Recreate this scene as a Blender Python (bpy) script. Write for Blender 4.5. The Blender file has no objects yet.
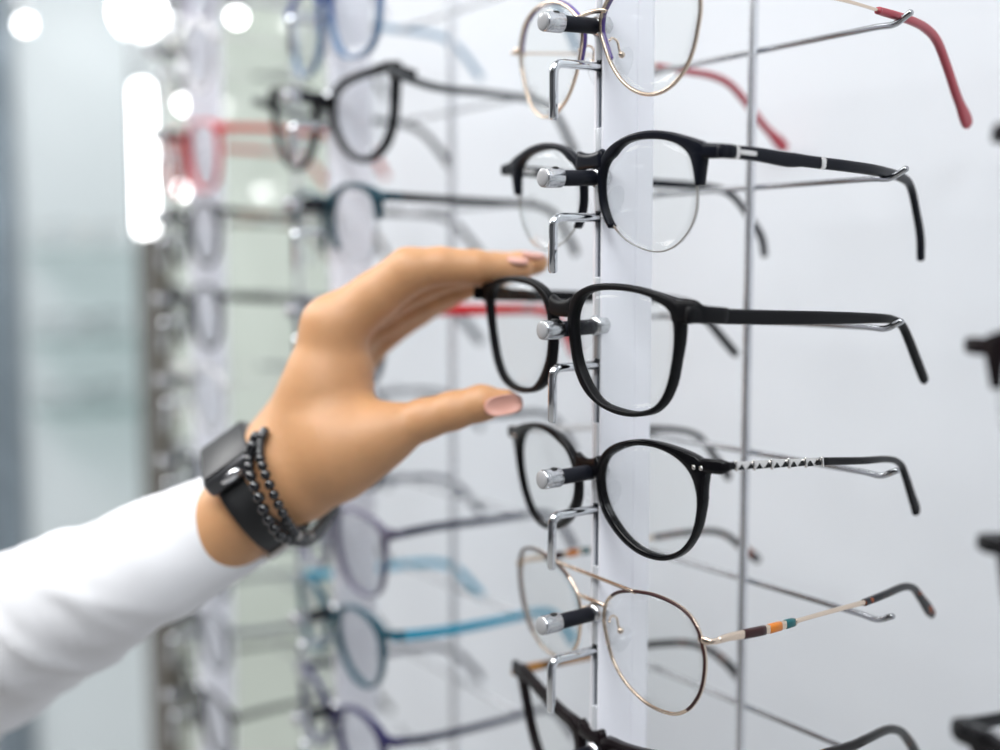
import bpy, bmesh, math, random
import numpy as np
from mathutils import Vector, Matrix, noise
from mathutils.bvhtree import BVHTree

random.seed(7)
SC = bpy.context.scene
COL = SC.collection
EYE = 1.40                                   # camera height above the floor (m)

# ------------------------------------------------------------------ camera
FPX = 1200.0
TH = math.atan(110 / 1200)
AL = math.radians(33.6)
FH = np.array([-math.cos(AL), math.sin(AL), 0.0])
RT = np.array([math.sin(AL), math.cos(AL), 0.0])
UPZ = np.array([0, 0, 1.0])
CAM = -(0.0377 * RT + 0.452 * FH) + np.array([0, 0, EYE])
FW = math.cos(TH) * FH - math.sin(TH) * UPZ
UP = math.sin(TH) * FH + math.cos(TH) * UPZ

cam = bpy.data.cameras.new('camera')
co = bpy.data.objects.new('camera', cam)
COL.objects.link(co)
M = Matrix((RT, UP, -FW)).transposed().to_4x4()
M.translation = Vector(CAM)
co.matrix_world = M
cam.sensor_width = 36
cam.lens = FPX * 36 / 1000
cam.clip_start = 0.01
cam.dof.use_dof = True
cam.dof.focus_distance = 0.425
cam.dof.aperture_fstop = 3.1
SC.camera = co


def atz(x, y, z):
    """the world point seen in direction (x, y) at depth z"""
    return CAM + (FW + RT * (x - 500) / FPX - UP * (y - 375) / FPX) * z


# ------------------------------------------------------------------ materials
MATS = {}


def mat(name, col, rough=0.4, metal=0.0, coat=0.0, emit=0.0, sss=0.0, bump=0.0, bscale=40.0, vary=0.0, spec=0.5):
    if name in MATS:
        return MATS[name]
    m = bpy.data.materials.new(name)
    m.use_nodes = True
    nt = m.node_tree
    b = nt.nodes['Principled BSDF']
    b.inputs['Base Color'].default_value = (*col, 1)
    b.inputs['Roughness'].default_value = rough
    b.inputs['Metallic'].default_value = metal
    b.inputs['Coat Weight'].default_value = coat
    b.inputs['Coat Roughness'].default_value = 0.06
    b.inputs['Specular IOR Level'].default_value = spec
    if emit:
        b.inputs['Emission Color'].default_value = (*col, 1)
        b.inputs['Emission Strength'].default_value = emit
    if sss:
        b.inputs['Subsurface Weight'].default_value = sss
        b.inputs['Subsurface Radius'].default_value = (1.0, 0.35, 0.15)
        b.inputs['Subsurface Scale'].default_value = 0.004
    tc = nt.nodes.new('ShaderNodeTexCoord')
    nz = nt.nodes.new('ShaderNodeTexNoise')
    nz.inputs['Scale'].default_value = bscale
    nz.inputs['Detail'].default_value = 4
    nt.links.new(tc.outputs['Object'], nz.inputs['Vector'])
    if bump:
        bp = nt.nodes.new('ShaderNodeBump')
        bp.inputs['Strength'].default_value = bump
        bp.inputs['Distance'].default_value = 0.001
        nt.links.new(nz.outputs['Fac'], bp.inputs['Height'])
        nt.links.new(bp.outputs['Normal'], b.inputs['Normal'])
    if vary:
        mx = nt.nodes.new('ShaderNodeMix')
        mx.data_type = 'RGBA'
        mx.inputs[6].default_value = (*[c * (1 - vary) for c in col], 1)
        mx.inputs[7].default_value = (*[min(1, c * (1 + vary)) for c in col], 1)
        nt.links.new(nz.outputs['Fac'], mx.inputs[0])
        nt.links.new(mx.outputs[2], b.inputs['Base Color'])
    MATS[name] = m
    return m


def tortoise(name, dark=(0.012, 0.008, 0.008), spot=(0.35, 0.08, 0.02), thr=0.56, scale=160):
    if name in MATS:
        return MATS[name]
    m = mat(name, dark, 0.22, coat=0.06, spec=.3)
    nt = m.node_tree
    b = nt.nodes['Principled BSDF']
    tc = nt.nodes.new('ShaderNodeTexCoord')
    nz = nt.nodes.new('ShaderNodeTexNoise')
    nz.inputs['Scale'].default_value = scale
    nt.links.new(tc.outputs['Object'], nz.inputs['Vector'])
    r = nt.nodes.new('ShaderNodeValToRGB')
    r.color_ramp.elements[0].position = thr - 0.05
    r.color_ramp.elements[0].color = (*dark, 1)
    r.color_ramp.elements[1].position = thr + 0.05
    r.color_ramp.elements[1].color = (*spot, 1)
    nt.links.new(nz.outputs['Fac'], r.inputs['Fac'])
    nt.links.new(r.outputs['Color'], b.inputs['Base Color'])
    return m


def fade(name, top, bottom, z0, z1, rough=0.2):
    """a frame dyed from one colour at the brow to another at the bottom"""
    if name in MATS:
        return MATS[name]
    m = mat(name, top, rough, coat=0.4)
    nt = m.node_tree
    b = nt.nodes['Principled BSDF']
    tc = nt.nodes.new('ShaderNodeTexCoord')
    sp = nt.nodes.new('ShaderNodeSeparateXYZ')
    nt.links.new(tc.outputs['Object'], sp.inputs[0])
    mr = nt.nodes.new('ShaderNodeMapRange')
    mr.inputs['From Min'].default_value = z0
    mr.inputs['From Max'].default_value = z1
    nt.links.new(sp.outputs['Z'], mr.inputs['Value'])
    mx = nt.nodes.new('ShaderNodeMix')
    mx.data_type = 'RGBA'
    mx.inputs[6].default_value = (*bottom, 1)
    mx.inputs[7].default_value = (*top, 1)
    nt.links.new(mr.outputs[0], mx.inputs[0])
    nt.links.new(mx.outputs[2], b.inputs['Base Color'])
    return m


def clear(name, tint=(1, 1, 1), ior=1.45, rough=0.02):
    if name in MATS:
        return MATS[name]
    m = bpy.data.materials.new(name)
    m.use_nodes = True
    nt = m.node_tree
    for n in list(nt.nodes):
        nt.nodes.remove(n)
    out = nt.nodes.new('ShaderNodeOutputMaterial')
    mix = nt.nodes.new('ShaderNodeMixShader')
    tr = nt.nodes.new('ShaderNodeBsdfTransparent')
    tr.inputs['Color'].default_value = (*tint, 1)
    gl = nt.nodes.new('ShaderNodeBsdfGlossy')
    gl.inputs['Roughness'].default_value = rough
    lw = nt.nodes.new('ShaderNodeLayerWeight')
    pw = nt.nodes.new('ShaderNodeMath')
    pw.operation = 'POWER'
    pw.inputs[1].default_value = 5.0
    nt.links.new(lw.outputs['Facing'], pw.inputs[0])
    ml = nt.nodes.new('ShaderNodeMath')
    ml.operation = 'MULTIPLY_ADD'
    f0 = ((ior - 1) / (ior + 1)) ** 2
    ml.inputs[1].default_value = 0.55 - f0
    ml.inputs[2].default_value = f0
    nt.links.new(pw.outputs[0], ml.inputs[0])
    nt.links.new(ml.outputs[0], mix.inputs[0])
    nt.links.new(tr.outputs[0], mix.inputs[1])
    nt.links.new(gl.outputs[0], mix.inputs[2])
    nt.links.new(mix.outputs[0], out.inputs[0])
    MATS[name] = m
    return m


BLACK_GLOSS = mat('black_acetate', (0.004, 0.004, 0.005), 0.16, coat=0.05, spec=.18)
BLACK_MATTE = mat('black_matte_plastic', (0.004, 0.004, 0.005), 0.42, spec=0.13)
BLACK_NAVY = mat('blue_black_acetate', (0.006, 0.007, 0.012), 0.28, spec=.14)
BROWN_BLACK = mat('brown_black_acetate', (0.008, 0.005, 0.006), 0.25, spec=.14)
RUBBER = mat('black_rubber', (0.006, 0.007, 0.012), 0.5, spec=.2)
CHROME = mat('chrome', (0.72, 0.74, 0.77), 0.09, 1.0)
STEEL = mat('satin_steel', (0.62, 0.63, 0.65), 0.22, 1.0, bump=0.15, bscale=900)
SILVER = mat('silver_metal', (0.74, 0.72, 0.70), 0.25, 1.0)
GOLD = mat('pale_gold_metal', (0.78, 0.64, 0.52), 0.22, 1.0)
DARKGOLD = mat('brown_enamel', (0.035, 0.010, 0.010), 0.3, spec=.3)
RED = mat('red_acetate', (0.42, 0.055, 0.075), 0.35)
PURPLE = mat('purple_enamel', (0.10, 0.055, 0.30), 0.25, coat=0.5)
ORANGE = mat('orange_enamel', (0.62, 0.19, 0.02), 0.3)
TEAL = mat('teal_enamel', (0.006, 0.10, 0.11), 0.3)
LENS = clear('clear_lens', (0.985, 0.99, 0.985), 1.25)
PAD = clear('clear_silicone', (0.975, 0.978, 0.98), 1.3, 0.12)
DARKPAD = clear('smoky_pad', (0.80, 0.81, 0.83), 1.4, 0.1)
CAPEND = mat('frosted_plastic', (0.36, 0.36, 0.37), 0.3, coat=0.3)
HOLE = mat('dark_recess', (0.01, 0.01, 0.01), 0.5)


# ------------------------------------------------------------------ mesh helpers
def link(name, bm, m, parent=None, smooth=True, recalc=True):
    if recalc:
        bmesh.ops.recalc_face_normals(bm, faces=bm.faces)
    me = bpy.data.meshes.new(name)
    if smooth:
        for f in bm.faces:
            f.smooth = True
    bm.to_mesh(me)
    bm.free()
    ms = m if isinstance(m, (list, tuple)) else [m]
    for q in ms:
        me.materials.append(q)
    o = bpy.data.objects.new(name, me)
    COL.objects.link(o)
    if parent is not None:
        o.parent = parent
    return o


def thing(name, label, cat, loc=(0, 0, 0), group=None, rotz=0.0):
    o = bpy.data.objects.new(name, None)
    o.empty_display_size = 0.02
    COL.objects.link(o)
    o.location = loc
    o.rotation_euler = (0, 0, rotz)
    o['label'] = label
    o['category'] = cat
    if group:
        o['group'] = group
    return o


def tag(o, label, cat, group=None):
    o['label'] = label
    o['category'] = cat
    if group:
        o['group'] = group
    return o


def struct(o, label=None, cat=None):
    o['kind'] = 'structure'
    if label:
        o['label'] = label
    if cat:
        o['category'] = cat
    return o


def box(bm, x0, x1, y0, y1, z0, z1, bevel=0.0, seg=2):
    r = bmesh.ops.create_cube(bm, size=1)
    vs = r['verts']
    for v in vs:
        v.co = Vector(((x0 + x1) / 2 + v.co.x * (x1 - x0), (y0 + y1) / 2 + v.co.y * (y1 - y0), (z0 + z1) / 2 + v.co.z * (z1 - z0)))
    if bevel:
        es = list({e for v in vs for e in v.link_edges})
        bmesh.ops.bevel(bm, geom=es, offset=bevel, segments=seg, profile=0.5, affect='EDGES')


def catmull(pts, sub, closed=False):
    P = [np.array(p, float) for p in pts]
    n = len(P)
    out = []
    rng = n if closed else n - 1
    for i in range(rng):
        if closed:
            p0, p1, p2, p3 = P[(i - 1) % n], P[i], P[(i + 1) % n], P[(i + 2) % n]
        else:
            p1, p2 = P[i], P[i + 1]
            p0 = P[i - 1] if i > 0 else 2 * p1 - p2
            p3 = P[i + 2] if i + 2 < n else 2 * p2 - p1
        for k in range(sub):
            t = k / sub
            out.append(0.5 * ((2 * p1) + (-p0 + p2) * t + (2 * p0 - 5 * p1 + 4 * p2 - p3) * t * t + (-p0 + 3 * p1 - 3 * p2 + p3) * t ** 3))
    if not closed:
        out.append(P[-1])
    return out


def sweep(bm, pts, ws, hs, side=(1, 0, 0), n=12, closed=False, power=2.6, caps=True):
    """sweep a rounded section (half width ws along 'side', half height hs) along pts"""
    P = [Vector(p) for p in pts]
    S0 = Vector((0, 1, 0)) if side == 'h' else Vector(side)
    rings = []
    N = len(P)
    for i in range(N):
        if closed:
            t = P[(i + 1) % N] - P[(i - 1) % N]
        else:
            t = P[min(i + 1, N - 1)] - P[max(i - 1, 0)]
        t.normalize()
        s = t.cross(Vector((0, 0, 1))) if side == 'h' else S0 - t * S0.dot(t)
        if s.length < 1e-4:
            s = t.orthogonal()
        s.normalize()
        u = t.cross(s)
        w = ws[i] if hasattr(ws, '__len__') else ws
        h = hs[i] if hasattr(hs, '__len__') else hs
        ring = []
        for k in range(n):
            a = 2 * math.pi * (k + 0.5) / n
            c, d = math.cos(a), math.sin(a)
            e = 2.0 / power
            q = P[i] + s * (w * math.copysign(abs(c) ** e, c)) + u * (h * math.copysign(abs(d) ** e, d))
            ring.append(bm.verts.new(q))
        rings.append(ring)
    R = N if closed else N - 1
    for i in range(R):
        a, b = rings[i], rings[(i + 1) % N]
        for k in range(n):
            bm.faces.new((a[k], a[(k + 1) % n], b[(k + 1) % n], b[k]))
    if caps and not closed:
        for ring, j, d in ((rings[0], 0, -1), (rings[-1], N - 1, 1)):
            t = (P[1] - P[0] if j == 0 else P[-1] - P[-2]).normalized()
            w = ws[j] if hasattr(ws, '__len__') else ws
            h = hs[j] if hasattr(hs, '__len__') else hs
            cap = [bm.verts.new(P[j] + (v.co - P[j]) * 0.6 + t * d * min(w, h) * 0.4) for v in ring]
            for k in range(n):
                bm.faces.new((ring[k], ring[(k + 1) % n], cap[(k + 1) % n], cap[k]))
            bm.faces.new(cap)


def tube(bm, pts, r, n=12, closed=False, caps=True):
    """round wire with parallel transported frames"""
    P = [Vector(p) for p in pts]
    N = len(P)
    t0 = (P[1] - P[0]).normalized()
    s = t0.orthogonal().normalized()
    rings = []
    for i in range(N):
        t = (P[(i + 1) % N] - P[(i - 1) % N]) if closed else (P[min(i + 1, N - 1)] - P[max(i - 1, 0)])
        t.normalize()
        s = (s - t * s.dot(t)).normalized()
        u = t.cross(s)
        rr = r[i] if hasattr(r, '__len__') else r
        rings.append([bm.verts.new(P[i] + s * (rr * math.cos(2 * math.pi * k / n)) + u * (rr * math.sin(2 * math.pi * k / n))) for k in range(n)])
    R = N if closed else N - 1
    for i in range(R):
        a, b = rings[i], rings[(i + 1) % N]
        for k in range(n):
            bm.faces.new((a[k], a[(k + 1) % n], b[(k + 1) % n], b[k]))
    if caps and not closed:
        for ring, j, d in ((rings[0], 0, -1), (rings[-1], N - 1, 1)):
            t = (P[1] - P[0] if j == 0 else P[-1] - P[-2]).normalized()
            rr = r[j] if hasattr(r, '__len__') else r
            cap = [bm.verts.new(P[j] + (v.co - P[j]) * 0.65 + t * d * rr * 0.45) for v in ring]
            for k in range(n):
                bm.faces.new((ring[k], ring[(k + 1) % n], cap[(k + 1) % n], cap[k]))
            bm.faces.new(cap)


def ball(bm, c, rx, ry, rz, u=16, v=10, rot=None):
    r = bmesh.ops.create_uvsphere(bm, u_segments=u, v_segments=v, radius=1)
    for q in r['verts']:
        p = Vector((q.co.x * rx, q.co.y * ry, q.co.z * rz))
        if rot is not None:
            p = rot @ p
        q.co = p + Vector(c)


def fillet(path, r, seg=6):
    """round the corners of a polyline"""
    P = [Vector(p) for p in path]
    out = [P[0]]
    for i in range(1, len(P) - 1):
        a, b, c = P[i - 1], P[i], P[i + 1]
        d1, d2 = (a - b).normalized(), (c - b).normalized()
        rr = min(r, (a - b).length * 0.49, (c - b).length * 0.49)
        p1, p2 = b + d1 * rr, b + d2 * rr
        for k in range(seg + 1):
            t = k / seg
            out.append(p1 * (1 - t) ** 2 + b * 2 * t * (1 - t) + p2 * t * t)
    out.append(P[-1])
    return out


# ------------------------------------------------------------------ spectacles
RECT_I = [(20.8, 4.0), (32.2, 4.8), (42.7, 4.3), (50.4, 2.7), (55.9, 0.1), (58.4, -3.1), (59.0, -8.4), (58.1, -16.2), (56.0, -24.1), (53.0, -30.1), (48.4, -34.2), (40.7, -36.6), (32.2, -36.8), (23.8, -35.7), (18.1, -32.6), (13.3, -27.4), (10.0, -21.4), (8.5, -13.7), (8.4, -6.8), (10.7, -1.7), (14.5, 1.9)]
RECT_O = [(17.3, 5.6), (26.8, 7.0), (37.7, 6.9), (47.7, 5.7), (57.0, 3.6), (61.5, 1.4), (62.2, -4.7), (61.3, -11.7), (59.6, -18.1), (57.8, -24.7), (54.6, -30.7), (51.0, -34.5), (46.8, -36.9), (38.5, -38.8), (28.7, -38.7), (19.6, -36.4), (12.6, -32.1), (8.1, -25.5), (6.0, -17.8), (5.2, -11.6), (5.1, -5.3), (8.8, 1.7)]
PANTO_I = [(18.0, 4.3), (24.3, 6.6), (31.1, 7.9), (38.4, 7.8), (44.3, 6.6), (49.2, 4.5), (52.7, 1.7), (54.9, -1.6), (56.0, -6.0), (56.0, -10.5), (54.9, -15.9), (52.6, -21.6), (49.1, -25.9), (44.7, -28.9), (39.4, -30.6), (33.0, -30.7), (26.4, -29.4), (19.7, -26.1), (14.3, -21.5), (10.4, -16.5), (8.6, -11.1), (8.7, -6.1), (10.6, -1.3), (13.6, 2.0)]
PANTO_O = [(16.1, 6.5), (23.5, 8.9), (31.2, 10.2), (39.4, 10.1), (46.2, 9.2), (52.7, 7.9), (57.5, 6.2), (60.8, 3.5), (60.4, 0.2), (59.4, -4.1), (58.9, -8.7), (57.7, -13.4), (55.8, -19.0), (53.0, -23.5), (49.4, -27.8), (44.6, -31.0), (39.3, -32.8), (32.9, -33.2), (26.3, -32.2), (19.4, -29.4), (13.5, -25.2), (8.9, -20.3), (6.6, -14.9), (5.9, -8.6), (6.3, -3.6), (10.4, 2.6)]
BROW_I = [(14.0, 1.7), (18.0, 4.4), (23.4, 6.2), (30.5, 6.7), (38.2, 6.2), (44.6, 5.1), (49.8, 3.1), (53.5, 0.1), (55.2, -4.3), (55.9, -9.8), (55.7, -16.0), (54.2, -20.8), (51.0, -25.4), (45.9, -29.4), (40.2, -31.6), (34.4, -32.1), (27.6, -31.1), (19.5, -28.3), (13.4, -24.2), (9.4, -19.4), (7.1, -13.2), (7.1, -7.1), (8.7, -2.5), (11.2, 0.3)]
BROW_O = [(11.2, -24.8), (6.2, -17.6), (4.9, -11.1), (4.8, -5.0), (6.4, -0.4), (9.2, 3.0), (13.8, 5.8), (20.4, 8.0), (27.7, 9.2), (35.5, 9.4), (43.0, 8.6), (50.0, 7.0), (55.8, 5.4), (60.5, 3.4), (60.2, -1.0), (59.5, -4.2), (58.8, -7.7), (58.3, -10.7), (58.6, -16), (55.5, -24), (48, -31), (36, -34), (24, -32)]
AVI = [(9.7, -0.3), (12.5, 3.3), (18.3, 6.9), (25.7, 9.2), (33.2, 10.4), (40.4, 11.0), (48.2, 10.6), (54.6, 9.3), (59.1, 7.0), (62.0, 3.6), (63.4, -0.2), (64.4, -4.4), (64.2, -9.7), (62.5, -16.3), (59.4, -21.8), (54.9, -26.7), (48.7, -30.3), (41.8, -31.7), (33.5, -31.6), (25.6, -29.6), (18.0, -25.8), (12.4, -20.0), (9.2, -11.7), (8.3, -6.1)]
ROUND = [(8.4, 4.5), (6.5, 0.5), (6.2, -3), (8.2, -8.1), (11.5, -14.5), (17.4, -21.2), (24.4, -25.7), (32.5, -28.1), (40.3, -27.9), (46.8, -25.6), (52.2, -21.5), (56, -16), (58.4, -9.7), (60, -3.3), (59, 4), (54, 10), (46, 13.6), (36, 14.8), (26, 13.9), (16.4, 10.4)]
WAY_O = [(9, -0.5), (19, 0.5), (30, 2.2), (45, 5.2), (57, 7.6), (61, 6.5), (61, 2.5), (58.4, -5), (55.6, -14), (52, -22), (45, -31), (34, -35), (22, -34), (13, -27), (7.6, -15), (6.6, -6)]
WAY_I = [(13, -6), (19, -4.6), (30, -3), (42, -0.4), (51, 1.9), (54.2, 0.8), (54.2, -3), (52.4, -9), (49, -18), (42.5, -27.5), (33, -31), (23, -30), (16, -23), (11.5, -13)]
CAT_O = [(7, -6), (9, 1), (18, 7), (30, 9.5), (45, 11), (58, 12.6), (64, 12), (63.5, 6), (61.5, -6), (58, -19), (51, -29), (39, -35), (26, -34), (15, -27), (8, -16)]
CAT_I = [(10, -5), (13, 0), (20, 3.8), (31, 5.8), (44, 7), (54, 7.2), (58, 5), (58.5, 0), (57, -9), (54, -19), (47.5, -27), (38, -31.5), (27, -31), (17.5, -25), (11, -15)]


class Front:
    """the curved front surface of a spectacle frame: depth y over (x, z), millimetres"""

    def __init__(s, a, k, t=-0.08):
        s.a, s.k, s.t = a, k, t

    def y(s, x, z):
        return s.a * x + s.k * 1e-3 * x * x + s.t * z


def centre(pts):
    return np.mean(np.array(catmull(pts, 4, True)), axis=0)


def polar(pts, c, n, a0=0.0, a1=2 * math.pi, closed=True):
    D = np.array(catmull(pts, 10, True)) - c
    ang = np.arctan2(D[:, 1], D[:, 0]) % (2 * math.pi)
    o = np.argsort(ang)
    ang, r = ang[o], np.hypot(D[o, 0], D[o, 1])
    ang = np.concatenate([ang - 2 * math.pi, ang, ang + 2 * math.pi])
    r = np.concatenate([r, r, r])
    th = np.linspace(a0, a1, n, endpoint=not closed)
    rr = np.interp(th, ang, r)
    return [(c[0] + q * math.cos(t), c[1] + q * math.sin(t)) for q, t in zip(rr, th)]


def rim_band(bm, inner, outer, F, depth, sgn, n=72, rng=None, chamf=0.8):
    c = centre(inner)
    if rng:
        a, b = polar(inner, c, n, *rng, closed=False), polar(outer, c, n, *rng, closed=False)
    else:
        a, b = polar(inner, c, n), polar(outer, c, n)
    rings = []
    for (xi, zi), (xo, zo) in zip(a, b):
        w = math.hypot(xo - xi, zo - zi)
        cs = min(0.35, chamf / max(w, 0.1))
        c2 = cs * 0.35
        D, q = depth, chamf
        sec = [(0, q), (c2, q * .3), (cs, 0), (1 - cs, 0), (1 - c2, q * .3), (1, q), (1, D - q), (1 - c2, D - q * .3), (1 - cs, D), (cs, D), (c2, D - q * .3), (0, D - q)]
        ring = []
        for s, d in sec:
            x, z = xi + (xo - xi) * s, zi + (zo - zi) * s
            x *= sgn
            ring.append(bm.verts.new((x / 1000, (F.y(x, z) + d) / 1000, z / 1000)))
        rings.append(ring)
    m = len(rings[0])
    N = len(rings)
    for i in range(N if not rng else N - 1):
        p, q = rings[i], rings[(i + 1) % N]
        for k in range(m):
            bm.faces.new((p[k], p[(k + 1) % m], q[(k + 1) % m], q[k]))
    if rng:
        bm.faces.new(rings[0])
        bm.faces.new(rings[-1])


def rim_wire(bm, pts, F, r, sgn, off=0.0, n=84, rng=None, seg=10):
    c = centre(pts)
    if rng:
        L = polar(pts, c, n, *rng, closed=False)
    else:
        L = polar(pts, c, n)
    P = [(sgn * x / 1000, (F.y(sgn * x, z) + off) / 1000, z / 1000) for x, z in L]
    tube(bm, P, r / 1000, seg, closed=not rng)


def lens_mesh(bm, pts, F, sgn, off, grow=0.4, th=1.4, n=64):
    c = centre(pts)
    L = polar(pts, c, n)
    layers = []
    for d in (0, th):
        mid = bm.verts.new((sgn * c[0] / 1000, (F.y(sgn * c[0], c[1]) + off + d) / 1000, c[1] / 1000))
        rings = []
        for s in (0.35, 0.7, 1.0):
            ring = []
            for x, z in L:
                rr = math.hypot(x - c[0], z - c[1])
                f = s * (rr + (grow if s == 1 else 0)) / rr
                X, Zz = sgn * (c[0] + (x - c[0]) * f), c[1] + (z - c[1]) * f
                ring.append(bm.verts.new((X / 1000, (F.y(X, Zz) + off + d) / 1000, Zz / 1000)))
            rings.append(ring)
        for k in range(n):
            bm.faces.new((mid, rings[0][k], rings[0][(k + 1) % n]))
            for j in range(2):
                bm.faces.new((rings[j][k], rings[j][(k + 1) % n], rings[j + 1][(k + 1) % n], rings[j + 1][k]))
        layers.append(rings[-1])
    for k in range(n):
        bm.faces.new((layers[0][k], layers[0][(k + 1) % n], layers[1][(k + 1) % n], layers[1][k]))


def mm(p):
    return (p[0] / 1000, p[1] / 1000, p[2] / 1000)


def temple_path(tr, sgn, dy, xh=67.6, inward=2.5, sub=6, dz=0.0, curl=11.0):
    """tr: (y, z, full height) from hinge to tip -> smooth path, heights"""
    y0, y1 = tr[0][0], tr[-1][0]
    P = []
    for y, z, h in tr:
        u = (y - y0) / (y1 - y0)
        g = curl * max(0.0, (u - 0.68) / 0.32) ** 1.2          # the ear end curls in towards the head
        P.append((sgn * (xh - inward * max(0, u - 0.15) ** 1.5 - g), y + dy + 1.3 * g, (z + dz) - .012 * g, h))
    return catmull(P, sub)


def temple_piece(bm, path, w, i0=0.0, i1=1.0, grow=0.0, hscale=1.0, power=3.2, n=12):
    N = len(path)
    a, b = int(round(i0 * (N - 1))), int(round(i1 * (N - 1)))
    seg = path[a:b + 1]
    ws = [(w(k / (N - 1)) if callable(w) else w) / 2000 + grow / 1000 for k in range(a, b + 1)]
    hs = [max(0.3, p[3] * hscale) / 2000 + grow / 1000 for p in seg]
    sweep(bm, [mm(p) for p in seg], ws, hs, side=(1, 0, 0), n=n, power=power)


def frac_at(path, y):
    """fraction along a temple path where y is first reached"""
    N = len(path)
    for i, p in enumerate(path):
        if p[1] >= y:
            return i / (N - 1)
    return 1.0


def pads(root, F, arm=True, x=10.5, z=-12, off=6.5, padm=PAD, metal=GOLD):
    for s in (1, -1):
        bm = bmesh.new()
        c = (s * (x + 0.4) / 1000, (F.y(s * x, z) + off) / 1000, (z - 2) / 1000)
        rot = Matrix.Rotation(s * 0.45, 3, 'Y') @ Matrix.Rotation(-s * 0.5, 3, 'Z')
        ball(bm, c, 0.0009, 0.0032, 0.0062, 14, 10, rot)
        p = link('nose_pad', bm, padm, root)
        if arm:
            bm = bmesh.new()
            xr, zr = x - 0.6, z + 5.5
            pts = [(s * (xr + .6), F.y(s * xr, zr) + .8, zr), (s * (xr - 1.2), F.y(s * xr, zr) + 3.2, zr + 1.5), (s * (xr - 1.6), F.y(s * xr, zr) + 6.0, zr + .6), (s * (xr - .9), F.y(s * xr, zr) + 6.6, zr - 3.2)]
            tube(bm, [mm(q) for q in catmull(pts, 5)], 0.00045, 8)
            ball(bm, mm((s * (x - .6), F.y(s * x, z) + 6.4, z + 1.2)), .0013, .0013, .0013, 10, 8)
            link('pad_arm', bm, metal, p)


def acetate_glasses(loc, label, group, inner, outer, F, fm, temple, tm, bridge_z, bridge_h, end_z, end_h, depth=3.6, n=72,
                    tipm=None, tip_y=None, tw=2.6, detail=True, padm=DARKPAD, dz=0.0, lens=LENS, name='eyeglasses', xh=67.6, lefttemple=None, wrap=13.0, rng=None):
    root = thing(name, label, 'glasses', loc, group)
    bm = bmesh.new()
    for s in (1, -1):
        rim_band(bm, inner, outer, F, depth, s, n, rng=rng)
        # end piece that carries the hinge
        pth = [(s * 58.3, F.y(s * 58.3, end_z) + depth / 2, end_z), (s * 62, F.y(s * 61, end_z) + depth / 2, end_z),
               (s * (xh - 1.8), F.y(s * 65, end_z) + depth / 2 + .4, end_z), (s * (xh - .1), F.y(s * 66, end_z) + depth / 2 + 2.6, end_z), (s * xh, F.y(s * 66, end_z) + depth / 2 + wrap, end_z)]
        p = catmull(pth, 4)
        hs = np.interp(np.linspace(0, 1, len(p)), [0, .3, .5, .75, 1], [end_h * .46, end_h * .5, end_h * .49, temple[0][2] * .505, np.interp(wrap, [t_[0] for t_ in temple], [t_[2] for t_ in temple]) * .51])
        ws = np.interp(np.linspace(0, 1, len(p)), [0, .4, 1], [depth * .47, depth * .47, tw * .52])
        zz = np.interp(np.linspace(0, 1, len(p)), [0, .5, .75, 1], [end_z, end_z, temple[0][1] + dz, np.interp(wrap, [t_[0] for t_ in temple], [t_[1] for t_ in temple]) + dz])
        sweep(bm, [mm((q[0], q[1], v)) for q, v in zip(p, zz)], list(ws / 1000), list(hs / 1000), side='h', n=14, power=3.4)
    pts = []
    bx = 7.3
    for x in np.linspace(-bx, bx, 13):
        u = abs(x) / bx
        pts.append((x / 1000, (F.y(x, bridge_z) + depth / 2 - 0.25 * (1 - u * u)) / 1000, (bridge_z + .9 * u * u) / 1000))
    hs = [(bridge_h / 2 + 0.9 * (abs(x) / bx) ** 2) / 1000 for x in np.linspace(-bx, bx, 13)]
    sweep(bm, pts, depth / 2050, hs, side=(0, 1, 0), n=14, power=3.0)
    link('frame_front', bm, fm, root)
    for s in (1, -1):
        bm = bmesh.new()
        lens_mesh(bm, inner, F, s, depth * 0.3, n=n)
        link('lens', bm, lens, root)
    if detail:
        pads(root, F, False, x=8.6, z=-11, off=depth + 1.6, padm=padm)
    ts = {}
    for s in (1, -1):
        tr = temple if (s == 1 or lefttemple is None) else lefttemple
        dy = (F.y(s * 66, end_z) - F.y(66, end_z))
        path = temple_path(tr, s, dy, xh=xh, dz=dz)
        bm = bmesh.new()
        f = 1.0 if tip_y is None else frac_at(path, tip_y + dy)
        temple_piece(bm, path, tw, 0, f)
        t = link('temple', bm, tm, root)
        if tip_y is not None:
            bm = bmesh.new()
            temple_piece(bm, path, tw + .25, f, 1.0, grow=.05)
            link('temple_tip', bm, tipm, t)
        ts[s] = (t, path, dy)
    return root, ts


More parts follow.
